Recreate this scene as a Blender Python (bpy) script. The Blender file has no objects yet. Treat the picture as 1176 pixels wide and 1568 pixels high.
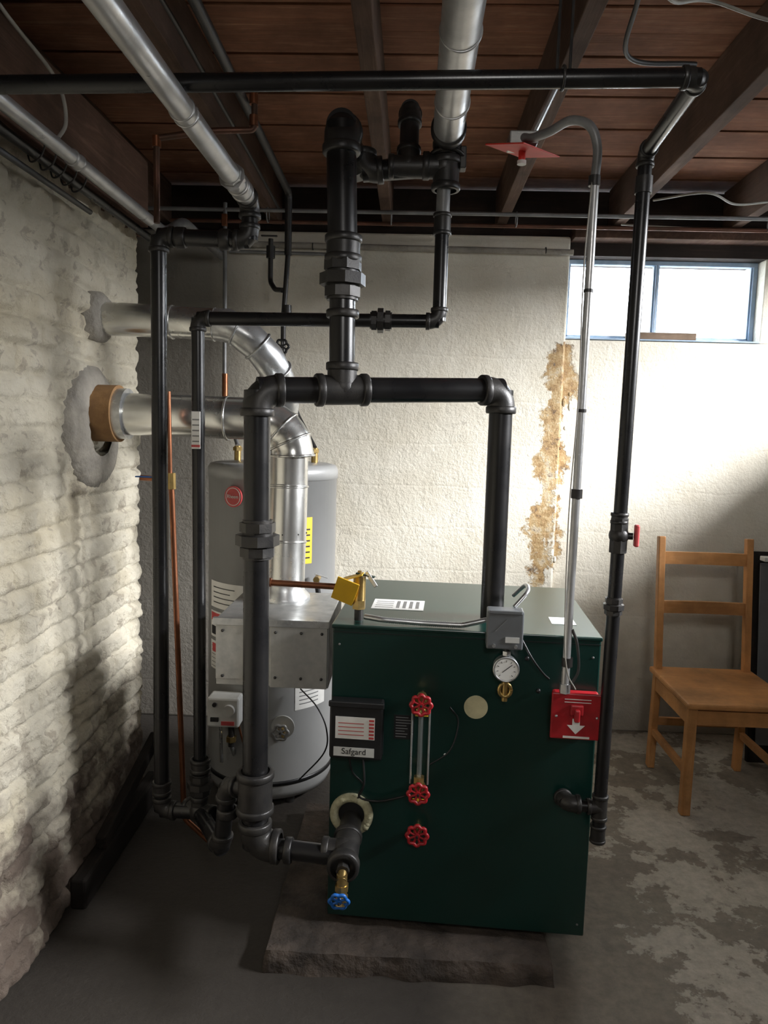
import bpy, bmesh, math, random
from mathutils import Vector, Matrix, noise
random.seed(4)
S=bpy.context.scene
# ---------------------------------------------------------------- materials
def newmat(name):
    m=bpy.data.materials.new(name); m.use_nodes=True
    nt=m.node_tree; b=nt.nodes['Principled BSDF']
    return m,nt,b
def coords(nt,scale=(1,1,1)):
    tc=nt.nodes.new('ShaderNodeTexCoord'); mp=nt.nodes.new('ShaderNodeMapping')
    mp.inputs['Scale'].default_value=scale
    nt.links.new(tc.outputs['Object'],mp.inputs['Vector']); return mp.outputs[0]
def ramp(nt,src,stops):
    r=nt.nodes.new('ShaderNodeValToRGB'); el=r.color_ramp.elements
    while len(el)<len(stops): el.new(0.5)
    for e,(p,c) in zip(el,stops):
        e.position=p; e.color=(c[0],c[1],c[2],1) if not isinstance(c,(int,float)) else (c,c,c,1)
    nt.links.new(src,r.inputs[0]); return r.outputs[0]
def noi(nt,vec,scale,detail=4,rough=.55,dist=0):
    n=nt.nodes.new('ShaderNodeTexNoise'); n.inputs['Scale'].default_value=scale; n.inputs['Detail'].default_value=detail
    n.inputs['Roughness'].default_value=rough; n.inputs['Distortion'].default_value=dist
    nt.links.new(vec,n.inputs['Vector']); return n.outputs[0]
def mixc(nt,fac,a,b,mode='MIX'):
    m=nt.nodes.new('ShaderNodeMix'); m.data_type='RGBA'; m.blend_type=mode
    for s,i in ((fac,0),(a,6),(b,7)):
        if isinstance(s,(int,float)): m.inputs[i].default_value=s
        elif isinstance(s,tuple): m.inputs[i].default_value=(s[0],s[1],s[2],1)
        else: nt.links.new(s,m.inputs[i])
    return m.outputs[2]
def mth(nt,op,a,b=0.0,clamp=False):
    m=nt.nodes.new('ShaderNodeMath'); m.operation=op; m.use_clamp=clamp
    for s,i in ((a,0),(b,1)):
        if isinstance(s,(int,float)): m.inputs[i].default_value=s
        else: nt.links.new(s,m.inputs[i])
    return m.outputs[0]
def maprange(nt,v,a,b,c=0.0,d=1.0):
    m=nt.nodes.new('ShaderNodeMapRange'); nt.links.new(v,m.inputs[0])
    for i,q in enumerate((a,b,c,d)): m.inputs[i+1].default_value=q
    return m.outputs[0]
def sepxyz(nt):
    sep=nt.nodes.new('ShaderNodeSeparateXYZ'); tc=nt.nodes.new('ShaderNodeTexCoord'); nt.links.new(tc.outputs['Object'],sep.inputs[0]); return sep.outputs
def bump(nt,b,h,strength,dist=.01):
    n=nt.nodes.new('ShaderNodeBump'); n.inputs['Strength'].default_value=strength; n.inputs['Distance'].default_value=dist
    nt.links.new(h,n.inputs['Height']); nt.links.new(n.outputs[0],b.inputs['Normal'])
def simple(name,c,rough=.5,metal=0,c2=None,sc=20,bs=0,bsc=60,bd=.003,spec=None,lo=.35,hi=.65,rv=0):
    m,nt,b=newmat(name); v=coords(nt)
    b.inputs['Roughness'].default_value=rough; b.inputs['Metallic'].default_value=metal
    if c2 is None: c2=tuple(x*.75 for x in c)
    n=noi(nt,v,sc,5)
    nt.links.new(ramp(nt,n,[(lo,c),(hi,c2)]),b.inputs['Base Color'])
    if rv: nt.links.new(ramp(nt,n,[(.3,max(0,rough-rv)),(.7,min(1,rough+rv))]),b.inputs['Roughness'])
    if bs: bump(nt,b,noi(nt,v,bsc,4),bs,bd)
    if spec is not None: b.inputs['Specular IOR Level'].default_value=spec
    return m
M={}
M['black']=simple('black_steel_pipe',(.011,.011,.012),.29,.3,(.016,.015,.015),9,.08,200,.001,rv=.05)
M['iron']=simple('cast_iron_fitting',(.024,.023,.023),.42,.4,(.038,.035,.032),25,.35,220,.001,rv=.06)
M['galv']=simple('galvanized_sheet',(.62,.63,.63),.33,.85,(.46,.47,.48),35,.05,60,.001,rv=.08)
M['galvp']=simple('galvanized_panel',(.50,.50,.48),.42,.7,(.38,.38,.37),25,.05,30,.001,rv=.08)
M['flue']=simple('flue_sheet_metal',(.72,.72,.70),.25,.92,(.60,.60,.58),8,.12,25,.002,rv=.06)
M['silver']=simple('silver_painted_pipe',(.52,.52,.52),.34,.6,(.40,.40,.40),12,.3,40,.002,rv=.08)
M['greypipe']=simple('grey_pipe',(.25,.25,.25),.45,.4,(.17,.17,.17),12)
M['copper']=simple('copper',(.36,.14,.07),.38,.85,(.18,.075,.04),12,rv=.1)
M['oldcopper']=simple('tarnished_copper',(.15,.065,.042),.5,.6,(.08,.045,.03),9,rv=.1)
M['brass']=simple('brass',(.55,.38,.14),.33,.9,(.35,.25,.1),30)
M['green']=simple('green_enamel',(.0022,.021,.016),.30,0,(.003,.025,.020),3,.03,90,.001,spec=.6)
M['red']=simple('red_enamel',(.38,.012,.018),.4,0,(.25,.01,.014),20)
M['redplate']=simple('red_plate',(.60,.03,.02),.45,0,(.5,.03,.02),20)
M['yellow']=simple('yellow_tag',(.75,.45,.02),.5,0,(.65,.38,.02),20)
M['orange']=simple('clay_thimble',(.36,.20,.08),.85,0,(.24,.13,.055),20,.4,60,.004)
M['blue']=simple('blue_handwheel',(.01,.12,.45),.4)
M['white']=simple('label_white',(.68,.67,.64),.55,0,(.62,.61,.58),20)
M['dirtyw']=simple('white_plastic',(.56,.56,.54),.45,0,(.46,.46,.44),10)
M['labelr']=simple('label_red',(.50,.06,.06),.55)
M['blackp']=simple('black_plastic',(.012,.012,.013),.4)
M['greyb']=simple('grey_enamel_box',(.14,.15,.16),.4,.2,(.12,.125,.13),9)
M['whgrey']=simple('heater_grey_enamel',(.32,.32,.315),.40,.1,(.28,.28,.275),4)
M['whtop']=simple('heater_light_grey',(.40,.40,.39),.45,.1,(.34,.34,.33),4)
M['fiber']=simple('fiberglass_gasket',(.46,.44,.29),.9,0,(.30,.28,.18),50,.5,150,.004)
M['cream']=simple('cream_knockout',(.58,.54,.34),.5)
M['dial']=simple('gauge_dial',(.80,.80,.78),.4,0,(.78,.78,.76))
M['cement']=simple('grey_mortar',(.36,.33,.28),.95,0,(.25,.23,.20),14,.8,50,.01)
M['cable']=simple('white_cable',(.34,.32,.28),.5)
M['dcable']=simple('dark_cable',(.035,.033,.032),.5)
M['winframe']=simple('window_frame_paint',(.42,.52,.64),.6,0,(.28,.38,.50),15)
def wood(name,c1,c2,c3,axis,rough=.8,sc=1.0,bs=.3):
    m,nt,b=newmat(name)
    s=[14,14,14]; s[axis]=1.2
    v=coords(nt,tuple(x*sc for x in s)); n=noi(nt,v,2.2,6,.65,.6)
    col=ramp(nt,n,[(.3,c1),(.5,c2),(.72,c3)])
    n2=noi(nt,coords(nt),3.5,6,.65); col=mixc(nt,ramp(nt,n2,[(.38,0.0),(.62,.75)]),col,tuple(x*.35 for x in c1))
    nt.links.new(col,b.inputs['Base Color']); b.inputs['Roughness'].default_value=rough; b.inputs['Specular IOR Level'].default_value=.25
    bump(nt,b,n,bs,.004); return m
M['joist']=wood('aged_joist_wood',(.15,.092,.066),(.11,.068,.048),(.20,.128,.09),1,.85,1,.6)
M['plank']=wood('subfloor_board_wood',(.37,.165,.095),(.25,.115,.068),(.46,.235,.14),0,.85,1,.6)
M['sill']=wood('sill_beam_wood',(.15,.085,.055),(.10,.055,.038),(.20,.115,.08),1,.85,1,.6)
M['rim']=wood('rim_joist_wood',(.045,.030,.023),(.03,.021,.017),(.065,.042,.03),0)
M['pine']=wood('pine_wood',(.60,.29,.11),(.52,.24,.085),(.66,.35,.15),2,.42,.8,.08)
M['pineh']=wood('pine_wood_horizontal',(.60,.29,.11),(.52,.24,.085),(.66,.35,.15),0,.42,.8,.08)
M['dwood']=wood('dark_wood',(.022,.017,.014),(.014,.011,.009),(.035,.026,.02),1)
M['bwood']=wood('weathered_board',(.28,.20,.14),(.2,.14,.1),(.34,.26,.18),0,.9,1,.8)
# left wall
m,nt,b=newmat('whitewashed_brick'); v=coords(nt)
base=ramp(nt,noi(nt,v,3.0,5),[(.3,(.66,.58,.42)),(.5,(.74,.68,.55)),(.72,(.62,.56,.43))])
fl=ramp(nt,noi(nt,v,16,8,.65,.3),[(.57,0.0),(.62,1.0)])
base=mixc(nt,mth(nt,'MULTIPLY',fl,.55),base,(.36,.30,.23))
geo=sepxyz(nt)
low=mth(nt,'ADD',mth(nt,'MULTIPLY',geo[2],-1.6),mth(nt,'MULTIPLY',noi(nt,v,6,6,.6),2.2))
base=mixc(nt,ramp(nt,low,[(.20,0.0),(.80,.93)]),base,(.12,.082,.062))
nt.links.new(base,b.inputs['Base Color']); b.inputs['Roughness'].default_value=.8
h=mth(nt,'ADD',noi(nt,v,55,8,.7),mth(nt,'MULTIPLY',noi(nt,v,12,6,.65),1.2)); bump(nt,b,h,1.0,.013)
M['lwall']=m
# back wall
m,nt,b=newmat('painted_plaster_wall'); v=coords(nt)
X,Y_,Z=sepxyz(nt)
wob=noi(nt,v,5,3)
zz=mth(nt,'ADD',Z,mth(nt,'MULTIPLY',wob,.05))
row=mth(nt,'PINGPONG',zz,.105)
joint=ramp(nt,row,[(0.0,0.0),(.010,1.0)])
base=ramp(nt,noi(nt,v,2.2,5),[(.3,(.66,.60,.48)),(.5,(.74,.69,.58)),(.72,(.66,.60,.48))])
pe=ramp(nt,noi(nt,v,7,9,.7,.2),[(.63,0.0),(.655,1.0)])
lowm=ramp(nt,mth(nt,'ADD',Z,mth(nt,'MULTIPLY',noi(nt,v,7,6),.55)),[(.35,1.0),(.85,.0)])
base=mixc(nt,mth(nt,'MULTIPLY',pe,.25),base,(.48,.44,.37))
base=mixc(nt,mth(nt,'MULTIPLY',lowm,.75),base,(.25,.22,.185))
base=mixc(nt,maprange(nt,X,-.72,-1.0,0.0,.85),base,(.14,.125,.105))  # shade of the left recess painted into the wall colour
w=mth(nt,'ADD',mth(nt,'ABSOLUTE',mth(nt,'SUBTRACT',X,mth(nt,'ADD',.605,mth(nt,'MULTIPLY',Z,.060)))),mth(nt,'MULTIPLY',mth(nt,'SUBTRACT',noi(nt,v,5,9,.70),.5),.42))
w=mth(nt,'ADD',w,mth(nt,'MULTIPLY',mth(nt,'MAXIMUM',mth(nt,'SUBTRACT',Z,1.88),0.0),1.2))
w=mth(nt,'ADD',w,mth(nt,'MULTIPLY',mth(nt,'ABSOLUTE',mth(nt,'SUBTRACT',Z,1.15)),.03))
st=ramp(nt,w,[(.064,1.0),(.082,0.0)])
scol=ramp(nt,noi(nt,v,14,9,.78),[(.36,(.10,.065,.04)),(.44,(.33,.20,.08)),(.53,(.44,.31,.15)),(.60,(.52,.43,.30)),(.68,(.16,.11,.07))])
base=mixc(nt,st,base,scol)
nt.links.new(base,b.inputs['Base Color']); b.inputs['Roughness'].default_value=.6
h=mth(nt,'ADD',mth(nt,'MULTIPLY',noi(nt,v,60,8,.65),.5),mth(nt,'MULTIPLY',noi(nt,v,6,7,.7),1.3))
h=mth(nt,'ADD',h,mth(nt,'MULTIPLY',joint,.12)); h=mth(nt,'SUBTRACT',h,mth(nt,'MULTIPLY',st,1.0)); h=mth(nt,'SUBTRACT',h,mth(nt,'MULTIPLY',pe,.25))
bump(nt,b,h,.55,.014); M['bwall']=m
# floor
m,nt,b=newmat('worn_concrete_floor'); v=coords(nt)
base=ramp(nt,noi(nt,v,2.0,6,.6),[(.3,(.19,.16,.13)),(.55,(.26,.225,.18)),(.75,(.20,.17,.14))])
FX,FY,FZ=sepxyz(nt)
rgt=maprange(nt,FX,.3,1.0,-.06,.085)
pt=ramp(nt,mth(nt,'ADD',noi(nt,v,2.6,12,.68,.1),rgt),[(.565,0.0),(.58,.85),(.70,1.0)])
base=mixc(nt,mth(nt,'MULTIPLY',pt,.8),base,(.58,.53,.45))
pit=ramp(nt,noi(nt,v,9,8,.7),[(.60,0.0),(.63,1.0)]); base=mixc(nt,mth(nt,'MULTIPLY',pit,.45),base,(.20,.17,.14))
cr=ramp(nt,noi(nt,v,28,6,.7),[(.35,.7),(.65,1.0)]); base=mixc(nt,1.0,base,cr,'MULTIPLY')
left_shade=maprange(nt,mth(nt,'ADD',FX,mth(nt,'MULTIPLY',noi(nt,v,3,5),.4)),.72,.25,0.0,.92); base=mixc(nt,left_shade,base,(.020,.016,.013))  # boiler's shade painted into the floor colour, darker towards the left
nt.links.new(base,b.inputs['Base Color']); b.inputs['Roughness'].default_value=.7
bump(nt,b,mth(nt,'ADD',noi(nt,v,50,8,.65),mth(nt,'MULTIPLY',pt,.6)),.45,.008); M['floor']=m
M['pad']=simple('rough_concrete_pad',(.085,.065,.052),.95,0,(.028,.022,.018),9,.9,30,.015)
m,nt,b=newmat('gauge_glass'); b.inputs['Transmission Weight'].default_value=.9; b.inputs['Roughness'].default_value=.05; b.inputs['Base Color'].default_value=(.8,.85,.85,1); M['glass']=m
m,nt,b=newmat('window_glass'); b.inputs['Transmission Weight'].default_value=1; b.inputs['Roughness'].default_value=.0; b.inputs['IOR'].default_value=1.01; M['wglass']=m
M['plain']=simple('dim_masonry',(.33,.31,.27),.9,0,(.25,.23,.20),3)
# ---------------------------------------------------------------- mesh builder
FK=1.16; CK=1.28
def fr(d):
    d=Vector(d).normalized(); a=Vector((0,0,1)) if abs(d.z)<.9 else Vector((1,0,0))
    u=d.cross(a).normalized(); return u,d.cross(u).normalized(),d
class Obj:
    def __init__(s,name): s.name=name; s.v=[];s.f=[];s.mi=[];s.sm=[];s.mats=[]; s.T=Matrix()
    def m(s,k):
        if k not in s.mats: s.mats.append(k)
        return s.mats.index(k)
    def add(s,vs,fs,mat,smooth=False):
        o=len(s.v); s.v+= [s.T@Vector(x) for x in vs]; i=s.m(mat)
        for f in fs: s.f.append([o+q for q in f]); s.mi.append(i); s.sm.append(smooth)
    def cyl(s,p0,p1,r,mat,r1=None,n=28,caps=True,rot=0):
        p0=Vector(p0);p1=Vector(p1); r1=r if r1 is None else r1; u,w,d=fr(p1-p0)
        A=[p0+(u*math.cos(t)+w*math.sin(t))*r for t in [2*math.pi*i/n+rot for i in range(n)]]
        B=[p1+(u*math.cos(t)+w*math.sin(t))*r1 for t in [2*math.pi*i/n+rot for i in range(n)]]
        s.add(A+B,[(i,(i+1)%n,n+(i+1)%n,n+i) for i in range(n)],mat,n>8)
        if caps:
            s.add(A,[list(range(n))[::-1]],mat); s.add(B,[list(range(n))],mat)
    def lathe(s,o,d,prof,mat,n=32,smooth=True):
        o=Vector(o);u,w,d=fr(d); vs=[]
        for (h,r) in prof:
            for i in range(n):
                t=2*math.pi*i/n; vs.append(o+d*h+(u*math.cos(t)+w*math.sin(t))*r)
        fs=[(k*n+i,k*n+(i+1)%n,(k+1)*n+(i+1)%n,(k+1)*n+i) for k in range(len(prof)-1) for i in range(n)]
        s.add(vs,fs,mat,smooth)
    def tube(s,pts,r,mat,n=20,caps=True,closed=False):
        pts=[Vector(p) for p in pts]; k=len(pts); rr=r if isinstance(r,(list,tuple)) else [r]*k
        vs=[];u=None
        for i,p in enumerate(pts):
            if closed: t=(pts[(i+1)%k]-pts[i-1])
            else: t=pts[min(i+1,k-1)]-pts[max(i-1,0)]
            t.normalize()
            if u is None: u,_,_=fr(t)
            u=(u-t*u.dot(t)).normalized(); w=t.cross(u)
            for j in range(n):
                a=2*math.pi*j/n; vs.append(p+(u*math.cos(a)+w*math.sin(a))*rr[i])
        fs=[]
        for i in range(k if closed else k-1):
            for j in range(n):
                i2=(i+1)%k; fs.append((i*n+j,i*n+(j+1)%n,i2*n+(j+1)%n,i2*n+j))
        s.add(vs,fs,mat,True)
        if caps and not closed:
            s.add(vs[:n],[list(range(n))[::-1]],mat); s.add(vs[-n:],[list(range(n))],mat)
    def curve(s,ctrl,r,mat,n=10,seg=10):
        c=[Vector(p) for p in ctrl]; c=[c[0]*2-c[1]]+c+[c[-1]*2-c[-2]]; out=[]
        for i in range(1,len(c)-2):
            for q in range(seg):
                t=q/seg; a,b,d,e=c[i-1],c[i],c[i+1],c[i+2]
                out.append(.5*((2*b)+(d-a)*t+(2*a-5*b+4*d-e)*t*t+(3*b-a-3*d+e)*t**3))
        out.append(c[-2]); s.tube(out,r,mat,n)
    def box(s,c,size,mat,bev=.003,rot=None,seg=2):
        bm=bmesh.new(); bmesh.ops.create_cube(bm,size=1)
        for v in bm.verts: v.co=Vector((v.co.x*size[0],v.co.y*size[1],v.co.z*size[2]))
        if bev: bmesh.ops.bevel(bm,geom=bm.edges[:],offset=min(bev,min(size)*.45),segments=seg,affect='EDGES',profile=.5)
        R=rot if rot is not None else Matrix(); R=R.to_4x4(); T=Matrix.Translation(Vector(c))@R
        vs=[T@v.co for v in bm.verts]; fs=[[v.index for v in f.verts] for f in bm.faces]; bm.free(); s.add(vs,fs,mat)
    def bb(s,x0,x1,y0,y1,z0,z1,mat,bev=.003): s.box(((x0+x1)/2,(y0+y1)/2,(z0+z1)/2),(x1-x0,y1-y0,z1-z0),mat,bev)
    def beam(s,p0,p1,w,h,mat,bev=.002,up=(0,0,1)):
        p0=Vector(p0);p1=Vector(p1);d=(p1-p0);L=d.length;d.normalize();up=Vector(up)
        x=d.cross(up)
        if x.length<.05: x=d.cross(Vector((0,1,0)))
        x.normalize(); y=x.cross(d)
        R=Matrix((x,d,y)).transposed(); s.box((p0+p1)/2,(w,L,h),mat,bev,R)
    def sphere(s,c,r,mat,n=20,sc=(1,1,1)):
        vs=[];k=n//2
        for i in range(k+1):
            ph=math.pi*i/k
            for j in range(n):
                t=2*math.pi*j/n; vs.append((c[0]+r*sc[0]*math.sin(ph)*math.cos(t),c[1]+r*sc[1]*math.sin(ph)*math.sin(t),c[2]+r*sc[2]*math.cos(ph)))
        s.add(vs,[(i*n+j,(i+1)*n+j,(i+1)*n+(j+1)%n,i*n+(j+1)%n) for i in range(k) for j in range(n)],mat,True)
    def torus(s,c,d,R,r,mat,n=32,m2=12,lobes=0,amp=0):
        u,w,_=fr(d); c=Vector(c)
        pts=[]
        for i in range(n):
            t=2*math.pi*i/n; q=R*(1+amp*math.cos(lobes*t)); pts.append(c+(u*math.cos(t)+w*math.sin(t))*q)
        s.tube(pts,r,mat,m2,closed=True)
    def wheel(s,c,d,R,mat,lobes=5,hub='iron'):
        c=Vector(c);u,w,dd=fr(d); s.torus(c,d,R,R*.20,mat,50,10,lobes,.10)
        for i in range(lobes):
            t=2*math.pi*(i+.5)/lobes; e=c+(u*math.cos(t)+w*math.sin(t))*R*.9; s.cyl(c,e,R*.13,mat,n=10)
        s.cyl(c-dd*R*.25,c+dd*R*.25,R*.30,mat,n=16); s.cyl(c+dd*R*.2,c+dd*R*.45,R*.14,hub,n=6)
    def collar(s,p,d,r,mat='iron',L=None):
        L=L or r*.5; u,w,d=fr(d); p=Vector(p)
        R=r*CK; s.lathe(p-d*L*.5,d,[(0,r*.98),(0,R*.95),(L*.15,R),(L*.85,R),(L,R*.95),(L,r*.98)],mat,28,False)
        s.sm[-28*5:]=[True]*140
    def elbow(s,c,a,b,r,mat='iron'):
        c=Vector(c);a=Vector(a).normalized();b=Vector(b).normalized(); L=r*1.65
        p0=c+a*L;p2=c+b*L; pts=[]
        for i in range(13):
            t=i/12; q0=p0.lerp(c,t);q1=c.lerp(p2,t); pts.append(q0.lerp(q1,t))
        s.tube(pts,r*FK,mat,28); s.collar(p0,a,r,mat,r*.6); s.collar(p2,b,r,mat,r*.6)
    def tee(s,c,run,br,r,mat='iron',rb=None):
        c=Vector(c);run=Vector(run).normalized();br=Vector(br).normalized(); L=r*1.8; rb=rb or r
        s.cyl(c-run*L,c+run*L,r*FK,mat); s.cyl(c,c+br*L,rb*FK,mat)
        s.sphere(c+br*r*.2,r*1.22,mat)
        for q,d in ((c-run*L,run),(c+run*L,run)): s.collar(q,d,r,mat,r*.6)
        s.collar(c+br*L,br,rb,mat,r*.6)
    def union(s,c,d,r,mat='iron'):
        c=Vector(c);u,w,d=fr(d)
        s.cyl(c-d*r*.35,c+d*r*.45,r*1.68,mat,n=8,rot=.2)
        s.cyl(c-d*r*1.2,c-d*r*.5,r*1.38,mat,n=8,rot=.5); s.cyl(c+d*r*.7,c+d*r*1.4,r*1.38,mat,n=8,rot=.3)
        s.cyl(c-d*r*1.4,c+d*r*1.6,r*1.15,mat)
    def coup(s,c,d,r,mat='iron',L=None):
        c=Vector(c);u,w,d=fr(d); L=L or r*2.2
        s.cyl(c-d*L/2,c+d*L/2,r*FK,mat); s.collar(c-d*L/2,d,r,mat); s.collar(c+d*L/2,d,r,mat)
    def route(s,pts,r,mat,fit='iron',skip=()):
        pts=[Vector(p) for p in pts]
        for i in range(len(pts)-1): s.cyl(pts[i],pts[i+1],r,mat,n=32)
        for i in range(1,len(pts)-1):
            if i in skip: s.sphere(pts[i],r,mat); continue
            s.elbow(pts[i],pts[i-1]-pts[i],pts[i+1]-pts[i],r,fit)
    def bent(s,pts,r,mat,R=.05,n=20):
        pts=[Vector(p) for p in pts]; out=[pts[0]]
        for i in range(1,len(pts)-1):
            a=(pts[i-1]-pts[i]);b=(pts[i+1]-pts[i]); q=min(R,a.length*.45,b.length*.45); a.normalize();b.normalize()
            for k in range(9):
                t=k/8; x=(pts[i]+a*q).lerp(pts[i],t); y=pts[i].lerp(pts[i]+b*q,t); out.append(x.lerp(y,t))
        out.append(pts[-1]); s.tube(out,r,mat,n)
    def done(s,loc=(0,0,0),rotz=0,parent=None):
        me=bpy.data.meshes.new(s.name); me.from_pydata([tuple(v) for v in s.v],[],s.f)
        for k in s.mats: me.materials.append(M[k])
        me.polygons.foreach_set('material_index',s.mi); me.polygons.foreach_set('use_smooth',s.sm); me.update()
        o=bpy.data.objects.new(s.name,me); S.collection.objects.link(o); o.location=loc; o.rotation_euler=(0,0,rotz)
        if parent: o.parent=parent
        return o
def text(body,size,loc,rot,mat,parent,name,ext=.0004,align='CENTER'):
    c=bpy.data.curves.new(name,'FONT'); c.body=body; c.size=size; c.extrude=ext; c.align_x=align; c.align_y='CENTER'; c.materials.append(M[mat])
    o=bpy.data.objects.new(name,c); S.collection.objects.link(o); o.location=loc; o.rotation_euler=rot
    if parent: o.parent=parent
    return o
# ---------------------------------------------------------------- room shell
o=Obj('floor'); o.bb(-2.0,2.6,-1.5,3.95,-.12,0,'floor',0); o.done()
def fh(a,z):
    z2=z+.012*noise.noise(Vector((a*3,z*2,8)))
    rw=.074; k=math.floor(z2/rw); fz=(z2/rw-k); bl=.215; off=.5*(k%2)+.15*math.sin(k*7.3)
    fa=(a/bl+off)%1
    e=min(fz,1-fz)*rw; g=min(fa,1-fa)*bl; d=min(e,g)
    cell=noise.noise(Vector((math.floor(a/bl+off)*3.7,k*5.1,1.3)))
    m=min(1,d/.014); m=m*m*(3-2*m)
    fade=.75+.9*noise.noise(Vector((a*2.1,z*2.3,4)))
    return m*.017*max(0,min(1,fade+.2))+cell*.012+.010*noise.noise(Vector((a*6,z*6,0)))+.010*noise.noise(Vector((a*19,z*19,3)))+.009*noise.noise(Vector((a*45,z*45,7)))
o=Obj('wall_left')
ss=[-1.4+.12*i for i in range(22)]; y=1.22
while y<2.845: ss.append(y); y+=.008
pos=[(-1.06,q) for q in ss]+[(-1.06,2.85)]+[(-1.06-.02*i,2.85) for i in range(1,43)]
zs=[.0083*i for i in range(269)]
vs=[];nz=len(zs)
for i,(px,py) in enumerate(pos):
    onface=(px==-1.06)
    a=py if onface else 2.85+(-1.06-px)
    for z in zs:
        h=fh(a,z); low=.035*math.exp(-z*5)
        if onface:
            ed=min(1,(2.85-py)/.05); vs.append((px+(h+low)*(.4+.6*ed)-.012*(1-ed)**2,py,z))
        else: vs.append((px,py+h,z))
o.add(vs,[(i*nz+j,i*nz+j+1,(i+1)*nz+j+1,(i+1)*nz+j) for i in range(len(pos)-1) for j in range(nz-1)],'lwall',True)
o.bb(-1.95,-1.085,-1.4,2.82,0,2.2,'lwall',0)
o.done()
o=Obj('wall_back')
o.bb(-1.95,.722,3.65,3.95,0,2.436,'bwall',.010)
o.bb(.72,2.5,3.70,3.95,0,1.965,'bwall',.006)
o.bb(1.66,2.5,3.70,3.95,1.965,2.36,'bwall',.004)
o.bb(.72,2.5,3.70,3.95,2.36,2.436,'rim',.002)
for i in range(30):
    z=.25+1.55*random.random(); x=.64+.045*z+random.uniform(-.03,.05)
    o.sphere((x,3.655,z),random.uniform(.005,.012),'bwall',10,(1,.5,random.uniform(.8,2.2)))
o.done()
o=Obj('wall_right'); wy0,wy1,wz0,wz1=1.15,3.15,1.90,2.38
o.bb(2.4,2.6,-1.4,wy0,0,2.67,'plain',0); o.bb(2.4,2.6,wy1,3.95,0,2.67,'plain',0); o.bb(2.4,2.6,wy0,wy1,0,wz0,'plain',0); o.bb(2.4,2.6,wy0,wy1,wz1,2.67,'plain',0); o.done()
o=Obj('window_2')
for z in (wz0,wz1-.03): o.bb(2.48,2.52,wy0,wy1,z,z+.03,'winframe',.003)
for q in (wy0,1.80,2.47,wy1-.03): o.bb(2.48,2.52,q,q+.03,wz0+.03,wz1-.03,'winframe',.003)
o.done()
o=Obj('wall_front'); o.bb(-2.0,2.6,-1.5,-1.4,0,2.67,'plain',0); o.done()
o=Obj('wall_recess'); o.bb(-2.0,-1.95,-1.4,3.95,0,2.67,'plain',0); o.done()
o=Obj('ceiling')
y=-1.4;i=0
while y<3.95:
    o.bb(-2,2.5,y+.003,y+.135,2.67+.004*(i%2),2.70,'plank',.002); y+=.138;i+=1
o.bb(-2,2.6,-1.5,3.95,2.70,2.74,'rim',0)
o.done()
o=Obj('ceiling_joists')
for x in (-1.78,-1.235,-.69,-.15,.39,.93,1.47,2.01):
    o.bb(x-.024,x+.024,-1.4,3.72,2.48,2.668,'joist',.003)
for x0 in (-1.235,-.69,-.15,.39,.93,1.47):
    for yy in (1.15,):
        o.beam((x0+.02,yy,2.50),(x0+.52,yy,2.65),.02,.05,'joist'); o.beam((x0+.02,yy+.05,2.65),(x0+.52,yy+.05,2.50),.02,.05,'joist')
o.done()
o=Obj('sill_beam'); o.bb(-1.36,-1.02,-1.4,2.86,2.235,2.475,'sill',.004); o.bb(-1.36,-1.05,-1.4,2.86,2.20,2.235,'sill',.002); o.done()
o=Obj('rim_joist'); o.bb(-1.95,2.5,3.74,3.80,2.436,2.668,'rim',.002); o.bb(.73,2.4,3.60,3.73,2.42,2.475,'sill',.003); o.done()
o=Obj('window_1')
x0,x1,z0,z1,yf=.725,1.66,1.965,2.36,3.80
for a,b_,c,d in ((x0,x1,z0,z0+.025),(x0,x1,z1-.022,z1)): o.bb(a,b_,yf-.02,yf+.02,c,d,'winframe',.003)
for a,b_ in ((x0,x0+.022),(x1-.022,x1),(1.169,1.181)): o.bb(a,b_,yf-.022,yf+.022,z0+.02,z1-.020,'winframe',.003)
for a,b_ in ((x0+.022,1.169),(1.181,x1-.022)):
    o.bb(a,a+.008,yf-.012,yf+.012,z0+.02,z1-.022,'winframe',.001); o.bb(b_-.008,b_,yf-.012,yf+.012,z0+.02,z1-.022,'winframe',.001)
    o.bb(a,b_,yf-.012,yf+.012,z0+.025,z0+.033,'winframe',.001); o.bb(a,b_,yf-.002,yf+.002,z0+.02,z1-.022,'wglass',0)
o.bb(x0+.002,x1-.002,3.69,3.78,z0+.001,z0+.008,'winframe',.002)
o.done()
o=Obj('wood_block'); o.bb(1.03,1.36,3.705,3.755,1.974,2.008,'bwood',.004); o.done()
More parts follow.
